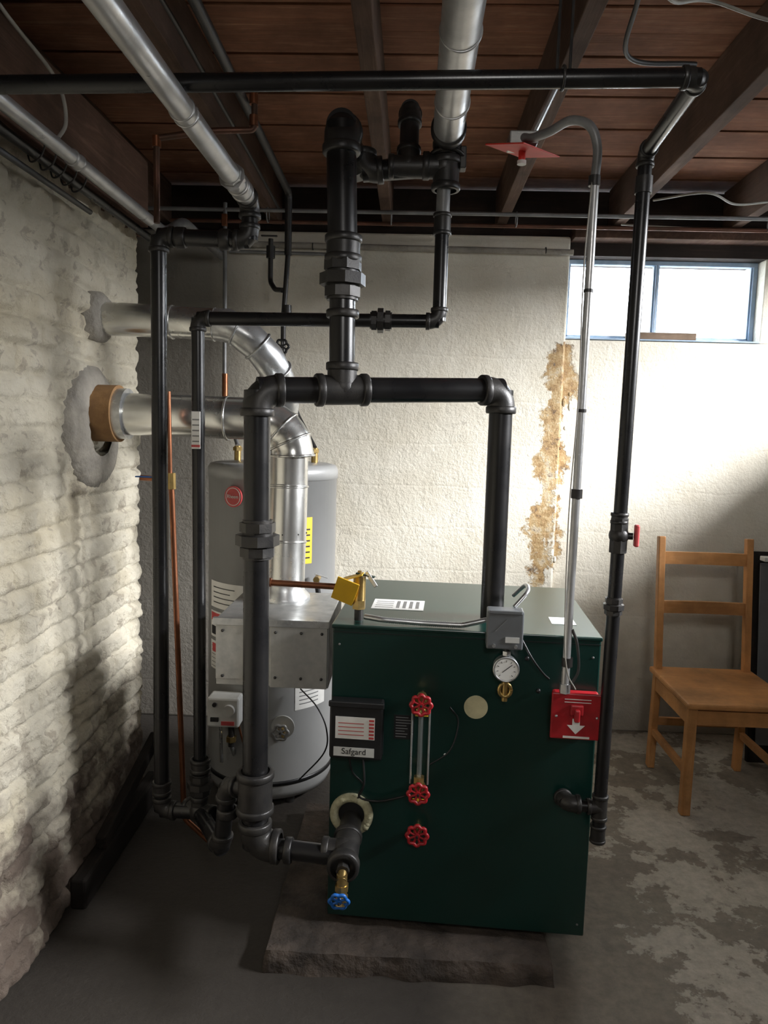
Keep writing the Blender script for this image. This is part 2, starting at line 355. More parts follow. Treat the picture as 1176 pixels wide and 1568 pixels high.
# ---------------------------------------------------------------- concrete pad
o=Obj('boiler_pad')
def slab(o,x0,x1,y0,y1,z1,mat,amp=.008,st=.02):
    nx=int((x1-x0)/st);ny=int((y1-y0)/st);vs=[]
    for i in range(nx+1):
        for j in range(ny+1):
            x=x0+(x1-x0)*i/nx;y=y0+(y1-y0)*j/ny
            vs.append((x,y,z1+amp*noise.noise(Vector((x*14,y*14,2)))))
    o.add(vs,[(i*(ny+1)+j,(i+1)*(ny+1)+j,(i+1)*(ny+1)+j+1,i*(ny+1)+j+1) for i in range(nx) for j in range(ny)],mat,True)
    loop=[i*(ny+1) for i in range(nx+1)]+[nx*(ny+1)+j for j in range(1,ny+1)]+[i*(ny+1)+ny for i in range(nx-1,-1,-1)]+[j for j in range(ny-1,0,-1)]
    rows=[]
    for lv in range(5):
        t=lv/4; row=[]
        for k in loop:
            p=Vector(vs[k]); z=p.z*(1-t); q=.018*noise.noise(Vector((p.x*12,p.y*12,z*22+9)))*(1 if lv else 0)
            cx,cy=(x0+x1)/2,(y0+y1)/2; n_=Vector((p.x-cx,(p.y-cy)*2,0)).normalized(); row.append((p.x+n_.x*(q+.004*lv),p.y+n_.y*(q+.004*lv),z))
        rows.append(row)
    n=len(loop); vv=[p for r in rows for p in r]
    o.add(vv,[(l*n+i,(l+1)*n+i,(l+1)*n+(i+1)%n,l*n+(i+1)%n) for l in range(4) for i in range(n)],mat,True)
slab(o,-.36,.43,1.895,2.72,.056,'pad',.006); o.done()
# ---------------------------------------------------------------- boiler
BL=(-.205,2.02,0); BR=math.radians(-3.1)
o=Obj('steam_boiler')
o.bb(.05,.60,.035,.60,.062,.10,'blackp',.003)
o.bb(0,.738,0,.64,.085,.95,'green',.004)
o.bb(-.003,.741,-.004,.645,.946,.957,'green',.003)
o.bb(.001,.737,-.0015,.0,.935,.937,'blackp',0)
for x in (.02,.718):
    for z in (.12,.9): o.sphere((x,-.001,z),.0035,'greypipe',10,(1,.4,1))
def plate(x0,x1,z0,z1,mat,y=0,t=.0012): o.bb(x0,x1,y-t,y,z0,z1,mat,0)
o.bb(.003,.152,-.045,0,.585,.75,'blackp',.006); o.bb(.0,.155,-.05,-.04,.735,.752,'blackp',.003)
plate(.020,.130,.645,.708,'white',-.045); plate(.016,.13,.594,.620,'dirtyw',-.045)
for i in range(4): plate(.028,.100,.656+.011*i,.658+.011*i,'labelr',-.0463,.0005)
for i in range(6): plate(.114,.128,.647+.010*i,.653+.010*i,'labelr',-.0463,.0005)
plate(.180,.236,.635,.705,'blackp')
for i in range(8): plate(.185,.185+random.uniform(.025,.046),.641+.008*i,.643+.008*i,'greypipe',-.0013,.0004)
for z,s_ in ((.765,1),(.513,-1)):
    o.cyl((.257,0,z),(.257,-.055,z),.012,'brass'); o.cyl((.257,-.02,z),(.257,-.032,z),.019,'brass',n=6)
    o.cyl((.257,-.045,z+.018),(.257,-.045,z-.03*s_),.013,'brass'); o.cyl((.257,-.045,z-.02*s_),(.257,-.045,z-.036*s_),.016,'brass',n=6)
    o.wheel((.257,-.075,z),(0,-1,0),.026,'red',8)
    o.bb(.240,.276,-.03,-.026,z-.050,z-.038,'yellow',.001)
o.cyl((.257,-.045,.75),(.257,-.045,.54),.007,'glass',caps=False)
for dx in (-.024,.024): o.cyl((.257+dx,-.05,.755),(.257+dx,-.05,.53),.0028,'galv',n=10)
o.cyl((.257,0,.375),(.257,-.03,.375),.012,'brass'); o.wheel((.257,-.045,.375),(0,-1,0),.027,'red',8)
o.cyl((.407,0,.741),(.407,-.003,.741),.033,'cream',n=40)
o.cyl((.482,0,.80),(.482,-.02,.80),.01,'brass'); o.tube([(.482+.016*math.cos(t)*1.0,-.03-.004*t/6,.806+.018*math.sin(t)) for t in [i*.4 for i in range(17)]],.0055,'brass',12)
o.cyl((.482,-.03,.775),(.482,-.03,.84),.008,'brass'); o.cyl((.482,-.012,.866),(.482,-.04,.866),.034,'galv',n=40); o.torus((.482,-.04,.866),(0,1,0),.033,.003,'galv',40,8)
o.cyl((.482,-.04,.866),(.482,-.0415,.866),.030,'dial',n=40)
o.beam((.472,-.0425,.858),(.498,-.0425,.880),.0015,.0015,'blackp',0)
for i in range(9):
    t=math.radians(-45+i*33.75); o.beam((.482+.021*math.cos(t),-.0422,.866+.021*math.sin(t)),(.482+.026*math.cos(t),-.0422,.866+.026*math.sin(t)),.0012,.0012,'blackp',0)
o.cyl((.482,-.03,.895),(.482,-.03,.93),.007,'iron'); o.cyl((.482,-.03,.903),(.482,-.03,.915),.012,'galv',n=6)
o.bb(.425,.522,-.055,0,.925,1.03,'greyb',.004); o.bb(.43,.517,-.058,-.054,1.022,1.032,'greyb',.002)
o.cyl((.445,-.055,.935),(.445,-.060,.935),.005,'galv',n=12); o.cyl((.503,-.055,.935),(.503,-.060,.935),.005,'galv',n=12); o.bb(.475,.512,-.0575,-.055,.945,.96,'dirtyw',0); o.beam((.448,-.056,.975),(.48,-.056,1.01),.001,.001,'galv',0)
for (x,z) in ((.54,.89),(.575,.80)): o.sphere((x,-.006,z),.007,'blackp',10)
o.torus((.066,-.006,.403),(0,1,0),.050,.013,'fiber',36,10); o.cyl((.066,.0,.403),(.066,-.004,.403),.042,'blackp')
for i in range(14):
    t=random.uniform(0,6.28); o.sphere((.066+.052*math.cos(t),-.012,.403+.052*math.sin(t)),random.uniform(.006,.012),'fiber',8)
o.curve([(.10,-.04,.585),(.105,-.05,.52),(.09,-.03,.47),(.14,-.02,.455),(.20,-.02,.47),(.235,-.01,.48)],.003,'blackp')
o.curve([(.06,-.04,.585),(.07,-.03,.54),(.10,-.02,.50),(.085,-.02,.46)],.0025,'blackp')
o.curve([(.28,-.02,.57),(.34,-.02,.62),(.36,-.01,.70),(.335,-.01,.74)],.0022,'blackp')
o.curve([(.52,-.03,.95),(.55,-.04,.90),(.58,-.03,.86),(.60,-.02,.84)],.003,'blackp')
o.sphere((.326,-.008,.60),.004,'white',10)
def topl(x0,x1,y0,y1,mat): o.bb(x0,x1,y0,y1,.957,.9582,mat,0)
topl(.085,.245,.20,.33,'white'); topl(.62,.69,.12,.20,'white')
for i in range(4): o.bb(.16+.02*i,.17+.02*i,.22,.31,.9582,.9586,'greypipe',0)
for i in range(4): o.bb(.095,.15,.22+.025*i,.226+.025*i,.9582,.9586,'greypipe',0)
o.cyl((.065,.06,.957),(.065,.06,1.03),.013,'iron'); o.cyl((.065,.06,.99),(.065,.06,1.015),.02,'brass',n=6); o.cyl((.065,.06,1.015),(.065,.06,1.085),.018,'brass')
o.cyl((.065,.06,1.05),(.01,.06,1.05),.013,'brass'); o.cyl((.03,.06,1.05),(.015,.06,1.05),.018,'brass',n=6)
o.cyl((.015,.06,1.05),(-.235,.055,1.055),.009,'copper'); o.cyl((-.19,.055,1.055),(-.215,.055,1.055),.013,'copper')
o.beam((.055,.06,1.093),(.11,.05,1.085),.016,.004,'green'); o.beam((.085,.05,1.10),(.115,.04,1.06),.004,.012,'galv'); o.cyl((.065,.06,1.085),(.065,.06,1.10),.006,'brass')
R=Matrix.Rotation(.35,3,'Y')@Matrix.Rotation(.5,3,'X'); o.box((.028,.03,1.045),(.065,.003,.085),'yellow',.001,R); o.box((.048,.045,1.085),(.06,.05,.003),'yellow',.001,Matrix.Rotation(-.3,3,'Y'))
pts=[];n=150
cc=[Vector(p) for p in ((.085,.03,.975),(.14,.015,.972),(.25,.02,.967),(.36,.018,.967),(.43,.02,.985))]
for i in range(n):
    t=i/(n-1)*(len(cc)-1); k=min(int(t),len(cc)-2); pts.append(cc[k].lerp(cc[k+1],t-k))
for _ in range(12): pts=[pts[0]]+[(pts[i-1]+pts[i]+pts[i+1])/3 for i in range(1,n-1)]+[pts[-1]]
o.tube(pts,[.0085 if i%2 else .0068 for i in range(n)],'galv',14)
o.curve([(.50,.0,1.03),(.535,.02,1.07),(.535,.08,1.075),(.51,.15,1.03)],.006,'galv')
boiler=o.done(BL,BR)
text('Safgard',.024,(.073,-.0465,.608),(math.pi/2,0,0),'blackp',boiler,'label_text')
o=Obj('emergency_shutoff_switch')
o.bb(.612,.735,-.045,-.001,.692,.808,'red',.006); o.bb(.606,.741,-.052,-.044,.686,.814,'red',.004)
o.bb(.655,.69,-.062,-.052,.755,.785,'red',.004); o.bb(.665,.68,-.072,-.06,.74,.775,'red',.004)
o.add([(.663,-.0535,.745),(.683,-.0535,.745),(.683,-.0535,.727),(.697,-.0535,.727),(.673,-.0535,.702),(.649,-.0535,.727),(.663,-.0535,.727)],[[6,5,4,3,2,1,0]],'white')
for i in range(2): plate(.640,.71,.797-.008*i,.799-.008*i,'white',-.0525,.0005)
plate(.64,.71,.69,.696,'white',-.0525,.0005)
for x,z in ((.62,.75),(.727,.75)): o.sphere((x,-.053,z),.004,'galv',10)
o.done(BL,BR)
o=Obj('draft_hood')
x0,x1,y0,y1,z0,z1=-.552,-.222,2.085,2.46,.745,.945
o.bb(x0,x1,y0,y1,z0+.0,z1,'galvp',.002)
o.bb(x0+.16,x1-.004,y0-.008,y0,z0,z1-.01,'galvp',.001); o.bb(x0,x0+.10,y0-.006,y0,z0+.02,z1-.01,'galvp',.001)
o.bb(x0-.008,x1,y0-.012,y0+.004,z1-.018,z1+.003,'galv',.001)
for x in (x0+.02,x0+.085,x0+.175,x0+.25,x1-.02):
    for z in (z0+.03,z1-.035): o.sphere((x,y0-.010,z),.0045,'iron',8)
o.lathe((-.402,2.36,.945),(0,0,1),[(0,.085),(.012,.085),(.03,.068),(.06,.067)],'galv')
o.done()
# ---------------------------------------------------------------- flue pipes
o=Obj('flue_pipe')
fy=2.40; r=.066
def seg(p0,p1,r,k=1):
    p0=Vector(p0);p1=Vector(p1); o.cyl(p0,p1,r,'flue',n=40); d=(p1-p0).normalized()
    for q in (p0,p1): o.torus(q,d,r,.0035,'flue',40,8)
xc=-.402
seg((xc,2.36,.99),(xc,2.38,1.13),r); seg((xc,2.38,1.13),(xc,fy,1.31),r*1.01); seg((xc,fy,1.31),(xc,fy,1.41),r)
pts=[]
for i in range(17):
    t=i/16*math.pi/2; pts.append((xc-.11+.125*math.cos(t),fy,1.41+.115*math.sin(t)))
o.tube(pts,[r*1.04 if i%4 else r*1.09 for i in range(17)],'flue',40)
for i in (0,4,8,12,16): o.torus(pts[i],(Vector(pts[min(i+1,16)])-Vector(pts[max(i-1,0)])),r*1.08,.004,'flue',40,8)
seg((xc-.11,fy,1.525),(-.95,fy,1.53),r*1.03); o.torus((-.60,fy,1.525),(1,0,0),r*1.04,.004,'flue',40,8)
o.cyl((-.96,fy,1.53),(-.925,fy,1.53),.082,'galv',n=40)
o.cyl((-1.06,fy,1.53),(-.955,fy,1.53),.092,'orange',n=40)
def mortar(y,z,R,x0=-1.07,t=.05):
    vs=[];n=56;rings=[(0,1.0),(.7,.97),(1.0,.80),(1.1,.45)]
    for k,(h,q) in enumerate(rings):
        for i in range(n):
            a=2*math.pi*i/n; rr=R*q*(1+.10*noise.noise(Vector((math.cos(a)*1.5,math.sin(a)*1.5,R*9)))); vs.append((x0+t*h+.006*noise.noise(Vector((math.cos(a)*4,math.sin(a)*4,k+R*30))),y+rr*math.cos(a),z+rr*math.sin(a)))
    o.add(vs,[(k*n+i,k*n+(i+1)%n,(k+1)*n+(i+1)%n,(k+1)*n+i) for k in range(3) for i in range(n)],'cement',True)
mortar(fy,1.48,.20)
for i in range(8): t=i/8*2*math.pi; o.sphere((xc+.067*math.cos(t),2.385+.067*math.sin(t),1.16),.003,'iron',8)
o.done()
o=Obj('flue_pipe'); fy2=2.46; r2=.052
seg=lambda p0,p1,r:(o.cyl(p0,p1,r,'flue',n=36),[o.torus(q,Vector(p1)-Vector(p0),r,.003,'flue',36,8) for q in (p0,p1)])
seg((-1.08,fy2,1.842),(-.80,fy2,1.835),r2*1.03); seg((-.80,fy2,1.835),(-.66,fy2,1.83),r2)
pts=[(-.66,fy2,1.83),(-.62,fy2,1.828),(-.585,fy2+.005,1.815),(-.55,fy2+.01,1.79),(-.52,fy2+.02,1.765),(-.49,fy2+.04,1.73),(-.47,fy2+.07,1.69),(-.455,2.58,1.64),(-.46,2.66,1.58),(-.49,2.76,1.52),(-.52,2.86,1.46),(-.53,2.9,1.38)]
o.tube(pts,[r2*(1.06 if i%2 else 1) for i in range(len(pts))],'galv',32)
for i in (2,4,6): o.torus(pts[i],Vector(pts[i+1])-Vector(pts[i-1]),r2*1.05,.004,'galv',36,8)
mortar(fy2,1.842,.085)
o.done()
# ---------------------------------------------------------------- water heater
o=Obj('water_heater'); cx,cy,R0=-.56,3.0,.258
o.lathe((cx,cy,0),(0,0,1),[(.04,.2),(.04,R0-.012),(.07,R0),(.10,R0),(1.30,R0),(1.30,R0+.004),(1.335,R0+.004),(1.352,R0-.006),(1.358,R0-.03),(1.362,0.0)],'whgrey',64)
o.lathe((cx,cy,0),(0,0,1),[(.10,R0+.001),(.10,R0+.004),(.118,R0+.004),(.118,R0+.001)],'blackp',64)
for t in (.6,2.4,4.1,5.3): o.cyl((cx+.2*math.cos(t),cy+.2*math.sin(t),0),(cx+.2*math.cos(t),cy+.2*math.sin(t),.05),.02,'iron',n=12)
def patch(x0,x1,z0,z1,mat,off=.0015):
    n=10; vs=[]
    for i in range(n+1):
        x=x0+(x1-x0)*i/n; dx=x-cx; t=math.asin(max(-1,min(1,dx/R0))); rr=R0+off
        for z in (z0,z1): vs.append((cx+rr*math.sin(t),cy-rr*math.cos(t),z))
    o.add(vs,[(2*i,2*i+2,2*i+3,2*i+1) for i in range(n)],mat,True)
patch(-.775,-.62,.79,.895,'white')
for i in range(4): patch(-.76,-.68+.02*(i%2),.81+.02*i,.814+.02*i,'blackp',.002)
patch(-.775,-.62,.67,.775,'white'); patch(-.70,-.63,.69,.74,'labelr',.002)
patch(-.772,-.70,.735,.768,'labelr',.002); patch(-.77,-.715,.68,.715,'blackp',.002)
patch(-.775,-.62,.54,.655,'white')
for i in range(6): patch(-.77,-.66,.55+.016*i,.553+.016*i,'greypipe',.002)
patch(-.765,-.735,.61,.645,'labelr',.003)
patch(-.425,-.325,.40,.60,'white'); patch(-.40,-.335,.50,.56,'labelr',.002)
for i in range(4): patch(-.41,-.345,.42+.016*i,.424+.016*i,'greypipe',.002)
patch(-.42,-.375,.98,1.16,'yellow')
for i in range(6): patch(-.413,-.382,1.0+.022*i,1.006+.022*i,'blackp',.002)
t=math.asin(-.106/R0); c0=Vector((cx+math.sin(t)*R0,cy-math.cos(t)*R0,1.235)); nn=Vector((math.sin(t),-math.cos(t),0))
o.cyl(c0,c0+nn*.006,.040,'labelr',n=36); o.torus(c0+nn*.006,nn,.033,.0015,'white',36,6)
o.bb(-.745,-.622,2.68,2.765,.36,.475,'dirtyw',.008); o.cyl((-.66,2.68,.43),(-.66,2.665,.43),.022,'dirtyw'); o.bb(-.73,-.70,2.672,2.68,.385,.40,'blackp',0)
o.cyl((-.715,2.68,.45),(-.715,2.672,.45),.008,'blackp'); o.bb(-.69,-.64,2.677,2.681,.37,.385,'labelr',0)
o.cyl((-.66,2.72,.36),(-.66,2.72,.27),.012,'iron'); o.cyl((-.66,2.72,.31),(-.66,2.72,.29),.02,'brass',n=6); o.cyl((-.66,2.72,.27),(-.66,2.80,.18),.008,'galv')
o.cyl((-.70,2.71,.36),(-.70,2.73,.20),.006,'galv',n=10); o.cyl((-.63,2.71,.36),(-.60,2.78,.15),.004,'copper',n=10)
o.cyl((-.465,2.78,.346),(-.465,2.70,.346),.012,'brass'); o.wheel((-.465,2.69,.346),(0,-1,0),.028,'greypipe',6); o.cyl((-.465,2.73,.346),(-.465,2.725,.30),.010,'brass')
o.cyl((-.465,2.75,.346),(-.465,2.742,.346),.045,'whtop',n=32)
for (x,y_) in ((-.72,3.05),(-.40,3.05)): o.cyl((x,y_,1.36),(x,y_,1.42),.014,'brass'); o.cyl((x,y_,1.40),(x,y_,1.415),.02,'brass',n=6)
o.cyl((-.345,2.80,.93),(-.345,2.74,.93),.012,'brass'); o.cyl((-.345,2.75,.93),(-.335,2.75,.86),.010,'blackp'); o.beam((-.35,2.74,.955),(-.30,2.74,.94),.012,.004,'galv')
o.curve([(-.40,2.75,.50),(-.33,2.72,.44),(-.29,2.70,.36),(-.30,2.72,.26),(-.40,2.75,.13)],.003,'blackp')
wh=o.done()
text('Rheem',.019,(c0.x+nn.x*.008,c0.y+nn.y*.008,1.235),(math.pi/2,0,t),'white',wh,'label_text')
# ---------------------------------------------------------------- steam header piping
o=Obj('steam_header_piping'); r=.034
EQ=(-.395,1.90); HT=Vector((-.19,1.979,1.603))
o.route([(EQ[0],EQ[1],.36),(EQ[0]-.004,EQ[1],1.593),(.252,2.15,1.623),(.252,2.15,.958)],r,'black')
d=Vector((.252+.399,.25,.03)).normalized()
o.tee(HT,d,(0,0,1),r)
hx=HT.x-.004
o.cyl(HT,(hx,HT.y,1.90),.034,'black',n=32)
o.union((hx,HT.y,1.885),(0,0,1),.036); o.coup((hx,HT.y,1.965),(0,0,1),.038,L=.05); o.collar((HT.x-.002,HT.y,1.80),(0,0,1),.034,'iron',.02)
o.route([(hx,HT.y,1.90),(-.206,1.979,2.275),(-.20,2.20,2.285)],.0385,'black')
o.route([(-.20,2.14,2.28),(-.19,2.22,2.285),(-.165,2.22,2.225)],.034,'iron',skip=(1,))
o.elbow((-.165,2.21,2.235),(0,0,1),(1,0,.1),.03)
o.cyl((-.165,2.21,2.235),(.073,2.2,2.252),.029,'black',n=32); o.tee((-.035,2.2,2.247),(1,0,0),(0,.2,1),.027)
o.route([(-.035,2.2,2.25),(-.035,2.24,2.42),(-.035,2.6,2.43)],.027,'iron')
o.union((EQ[0],EQ[1],1.205),(0,0,1),.034)
o.coup((EQ[0],EQ[1],.515),(0,0,1),.040,L=.10)
o.elbow((EQ[0],EQ[1],.362),(0,0,1),(1,-.05,0),.036)
o.cyl((EQ[0],EQ[1],.36),(-.146,1.875,.355),.026,'black',n=28); o.collar((-.30,1.888,.358),(1,-.05,0),.027,'iron',.02)
o.tee((-.144,1.89,.362),Vector((.004,.19,.03)),(-1,.05,0),.031,rb=.027)
o.cyl((-.139,2.018,.385),(-.144,1.89,.362),.030,'iron',n=28)
o.collar((-.1455,1.835,.355),(0,1,0),.034,'iron',.03); o.cyl((-.1455,1.84,.355),(-.1455,1.81,.352),.018,'iron',n=8)
o.cyl((-.1455,1.82,.352),(-.1455,1.79,.34),.012,'brass'); o.cyl((-.1455,1.80,.352),(-.1455,1.795,.29),.014,'brass'); o.cyl((-.1455,1.80,.325),(-.1455,1.799,.31),.019,'brass',n=6)
o.cyl((-.1455,1.797,.30),(-.1455,1.785,.275),.017,'brass',n=16); o.wheel((-.150,1.775,.293),(0,-1,-.3),.023,'blue',6)
o.done()
# ---------------------------------------------------------------- return piping
o=Obj('return_pipe'); r=.0235
o.route([(-.488,2.2,2.10),(-.488,2.2,2.035),(-.755,2.2,2.043),(-.755,2.2,.285),(-.632,2.19,.29),(-.505,1.97,.305),(-.486,1.96,.50),(-.40,1.90,.52)],r,'black',skip=(4,))
o.collar((-.56,2.2,2.037),(1,0,0),r,'iron',.03); o.collar((-.69,2.2,2.04),(1,0,0),r,'iron',.03)
o.coup((-.755,2.2,.36),(0,0,1),r,L=.03); o.tee((-.632,2.19,.29),(1,-.5,0),(0,0,1),.026,rb=.022); o.collar((-.486,1.96,.42),(0,0,1),r,'iron',.025)
o.done()
o=Obj('return_pipe'); r=.0195
o.route([(-.632,2.2,.30),(-.640,2.2,1.812),(.067,2.19,1.817),(.067,2.2,2.10)],r,'black')
o.union((-.103,2.192,1.816),(1,0,0),.021); o.coup((-.632,2.2,.44),(0,0,1),.025,L=.03); o.union((-.632,2.2,.375),(0,0,1),.024)
o.coup((.067,2.2,2.09),(0,0,1),.021,L=.05); o.cyl((.067,2.2,2.08),(.068,2.2,2.25),.0195,'greypipe')
o.bb(-.652,-.626,2.175,2.18,1.43,1.54,'white',.001)
for i in range(5): o.bb(-.649,-.629,2.174,2.175,1.45+.016*i,1.454+.016*i,'greypipe',0)
o.bb(-.652,-.626,2.1745,2.1755,1.435,1.442,'labelr',0)
o.done()
# ---------------------------------------------------------------- silver pipes
o=Obj('steam_main_pipe')
o.cyl((.074,-1.35,2.32),(.073,2.14,2.32),.042,'silver',n=40)
for y_ in (1.62,1.95): o.torus((.074,y_,2.32),(0,1,0),.0425,.003,'silver',40,8)
o.elbow((.073,2.2,2.32),(0,-1,0),(0,0,-1),.034); o.collar((.073,2.12,2.32),(0,1,0),.038,'iron',.03); o.tee((.073,2.2,2.25),(0,0,1),(-1,0,0),.032,rb=.03)
o.torus((.073,2.2,2.27),(.0,.3,1),.048,.006,'iron',36,10); o.bb(.110,.128,2.18,2.22,2.24,2.30,'iron',.003)
o.done()
o=Obj('steam_main_pipe')
o.cyl((-.52,-1.35,2.145),(-.488,2.12,2.145),.0255,'silver',n=36)
o.torus((-.4935,1.58,2.145),(0,1,0),.0255,.003,'silver',36,8); o.torus((-.4935,1.61,2.145),(0,1,0),.0255,.003,'silver',36,8)
o.coup((-.4885,2.08,2.145),(0,1,0),.0245,'silver',.05); o.union((-.4895,1.99,2.145),(0,1,0),.021,'silver')
o.elbow((-.488,2.2,2.145),(0,-1,0),(0,0,-1),.025); o.cyl((-.488,2.1,2.145),(-.488,2.2,2.145),.024,'silver')
o.done()
o=Obj('electrical_conduit'); o.cyl((-.93,-1.3,2.20),(-.93,2.62,2.20),.019,'silver',n=24); o.bent([(-.93,2.60,2.20),(-.93,2.78,2.20),(-.93,3.0,2.30),(-.93,3.6,2.30)],.018,'greypipe',.06)
for y_ in (1.2,2.05): o.coup((-.93,y_,2.20),(0,1,0),.0175,'silver',.04)
o.done()
o=Obj('black_pipe'); o.cyl((-.995,-1.3,2.185),(-.995,2.9,2.185),.014,'black'); o.cyl((-1.0,-1.3,2.14),(-1.0,2.3,2.135),.008,'dcable')
for i in range(5): o.curve([(-.93,1.9+.06*i,2.225),(-.955,1.92+.06*i,2.17),(-1.0,1.95+.06*i,2.16),(-1.015,1.96+.06*i,2.19)],.0025,'dcable',6)
o.done()
o=Obj('black_pipe'); o.bent([(-.49,-1.3,2.445),(-.53,3.1,2.445),(-.53,3.1,2.2)],.0145,'iron',.03)
o.done()
o=Obj('black_pipe'); o.cyl((-1.0,1.05,2.45),(2.2,1.25,2.455),.016,'black'); o.union((.1,1.12,2.452),(1,0,0),.016); o.done()
# ---------------------------------------------------------------- gas pipe
o=Obj('gas_pipe'); r=.0175
o.route([(-1.02,1.54,2.165),(.535,1.54,2.197),(.553,1.93,2.197),(.540,1.93,.415)],r,'black')
o.union((.544,1.93,1.055),(0,0,1),.0165); o.cyl((.546,1.93,1.20),(.546,1.93,1.29),.023,'iron',n=8); o.sphere((.546,1.93,1.245),.026,'iron')
o.cyl((.546,1.93,1.245),(.58,1.92,1.245),.009,'iron'); o.box((.588,1.918,1.247),(.012,.018,.058),'labelr',.004)
o.coup((.545,1.93,1.29),(0,0,1),.018,L=.02)
o.tee((.541,1.93,.50),(0,0,1),(-1,0,0),.017); o.cyl((.541,1.93,.50),(.455,1.935,.50),.016,'black'); o.elbow((.450,1.936,.502),(1,0,0),(0,1,0),.020); o.cyl((.450,1.936,.502),(.450,1.983,.502),.017,'black')
o.coup((.540,1.93,.425),(0,0,1),.017,L=.04); o.cyl((.540,1.93,.40),(.540,1.93,.415),.020,'iron')
o.collar((.541,1.93,.53),(0,0,1),.0165,'brass',.010); o.cyl((.553,1.93,2.14),(.553,1.93,2.10),.021,'iron')
o.cyl((.26,1.54,2.2),(.26,1.54,2.48),.003,'iron',n=8); o.cyl((.285,1.54,2.2),(.285,1.54,2.48),.003,'iron',n=8); o.torus((.272,1.54,2.193),(1,0,0),.021,.003,'iron',24,6)
o.done()
# ---------------------------------------------------------------- steel conduit to emergency switch
o=Obj('electrical_conduit')
o.cyl((.434,1.935,2.14),(.430,1.935,.83),.0105,'silver',n=20)
for z in (2.13,1.35,.90): o.cyl((.4325,1.935,z-.012),(.4325,1.935,z+.012),.0145,'iron')
for z in (1.86,1.56): o.cyl((.433,1.935,z),(.433,1.935,z+.008),.012,'iron')
o.cyl((.430,1.935,.815),(.430,1.935,.84),.015,'galv',n=6)
o.curve([(.434,1.935,2.14),(.435,1.935,2.21),(.415,1.94,2.262),(.375,1.98,2.29),(.335,2.05,2.29),(.30,2.12,2.30),(.285,2.17,2.32)],.0115,'greypipe',12,14)
o.curve([(.425,1.925,2.13),(.415,1.92,1.9),(.42,1.92,1.6),(.412,1.92,1.3),(.418,1.92,1.0),(.43,1.92,.88),(.455,1.92,.83)],.0018,'cable',8)
o.curve([(.44,1.93,.99),(.455,1.93,.95),(.462,1.93,.88),(.445,1.93,.84)],.004,'dcable',8)
o.done()
o=Obj('thermal_cutoff_switch')
o.bb(.245,.325,2.17,2.25,2.305,2.34,'galvp',.004)
o.box((.285,2.2,2.296),(.15,.15,.004),'redplate',.001,Matrix.Rotation(math.radians(40),3,'Z')@Matrix.Rotation(math.radians(14),3,'X'))
o.cyl((.285,2.2,2.30),(.285,2.2,2.262),.010,'redplate',n=16); o.cyl((.285,2.2,2.268),(.285,2.2,2.258),.013,'dirtyw',n=16)
o.cyl((.31,2.21,2.335),(.375,2.21,2.48),.010,'galv')
o.done()
# ---------------------------------------------------------------- copper water lines
o=Obj('copper_water_pipe')
o.bent([(-.76,2.2,2.08),(-.76,2.2,2.315),(-.60,2.22,2.345),(-.488,2.25,2.36),(-.488,2.25,2.47)],.009,'oldcopper',.015)
for p in ((-.76,2.2,2.29),(-.49,2.25,2.37),(-.49,2.25,2.43)): o.cyl(p,(p[0],p[1],p[2]+.03),.013,'copper')
o.done()
o=Obj('copper_water_pipe')
o.bent([(-.85,2.3,1.33),(-.745,2.27,1.33),(-.742,2.27,1.28),(-.705,2.27,.22),(-.60,2.3,.1)],.009,'copper',.02); o.cyl((-.748,2.27,1.33),(-.752,2.27,1.60),.008,'copper')
o.cyl((-.744,2.27,1.35),(-.743,2.27,1.30),.014,'brass',n=8); o.cyl((-.80,2.28,1.33),(-.76,2.27,1.33),.014,'brass',n=8)
o.beam((-.86,2.28,1.335),(-.80,2.28,1.335),.014,.004,'blue')
o.done()
o=Obj('copper_water_pipe')
for yy,zz,a,b_,mm in ((3.30,2.432,-1.9,2.38,'greypipe'),(3.36,2.400,-1.1,2.38,'oldcopper')): o.cyl((a,yy,zz),(b_,yy,zz),.0085,mm,n=16)
for x in (-.69,-.15,.39,.93,1.47): o.torus((x+.03,3.33,2.42),(1,0,0),.03,.003,'greypipe',20,6)
o.done()
o=Obj('water_supply_pipe')
o.bent([(-.84,3.3,2.46),(-.84,3.3,1.60),(-.72,3.05,1.42)],.009,'greypipe',.03); o.cyl((-.838,3.3,1.73),(-.838,3.3,1.63),.013,'copper'); o.bb(-.852,-.828,3.28,3.30,2.36,2.41,'copper',.003)
o.bent([(-.53,3.1,2.2),(-.545,3.1,1.95),(-.545,3.1,1.75),(-.48,3.1,1.55),(-.40,3.05,1.42)],.0105,'iron',.02)
o.cyl((-.53,3.1,2.0),(-.53,3.1,1.93),.018,'iron',n=10); o.wheel((-.545,3.07,1.83),(0,-1,0),.026,'blackp',6)
o.bent([(-.63,3.25,2.30),(-.63,3.25,2.12),(-.60,3.2,2.08),(-.55,3.1,2.06)],.0105,'iron',.02); o.cyl((-.63,3.25,2.27),(-.63,3.25,2.22),.019,'iron',n=10); o.beam((-.67,3.24,2.31),(-.60,3.24,2.31),.012,.006,'iron')
o.done()
o=Obj('wall_conduit'); o.cyl((-.80,3.62,2.365),(.73,3.62,2.355),.014,'cement',n=20); o.cyl((-.9,3.62,2.33),(-.4,3.62,2.325),.008,'greypipe')
for x in (-.5,.1,.6): o.torus((x,3.62,2.36),(1,0,0),.015,.003,'iron',20,6)
o.done()
o=Obj('electrical_cable')
o.curve([(-.99,1.3,2.46),(-.97,1.6,2.46),(-.96,1.8,2.42),(-.93,1.95,2.36),(-.93,2.0,2.28),(-.95,1.98,2.22)],.005,'cable')
o.done()
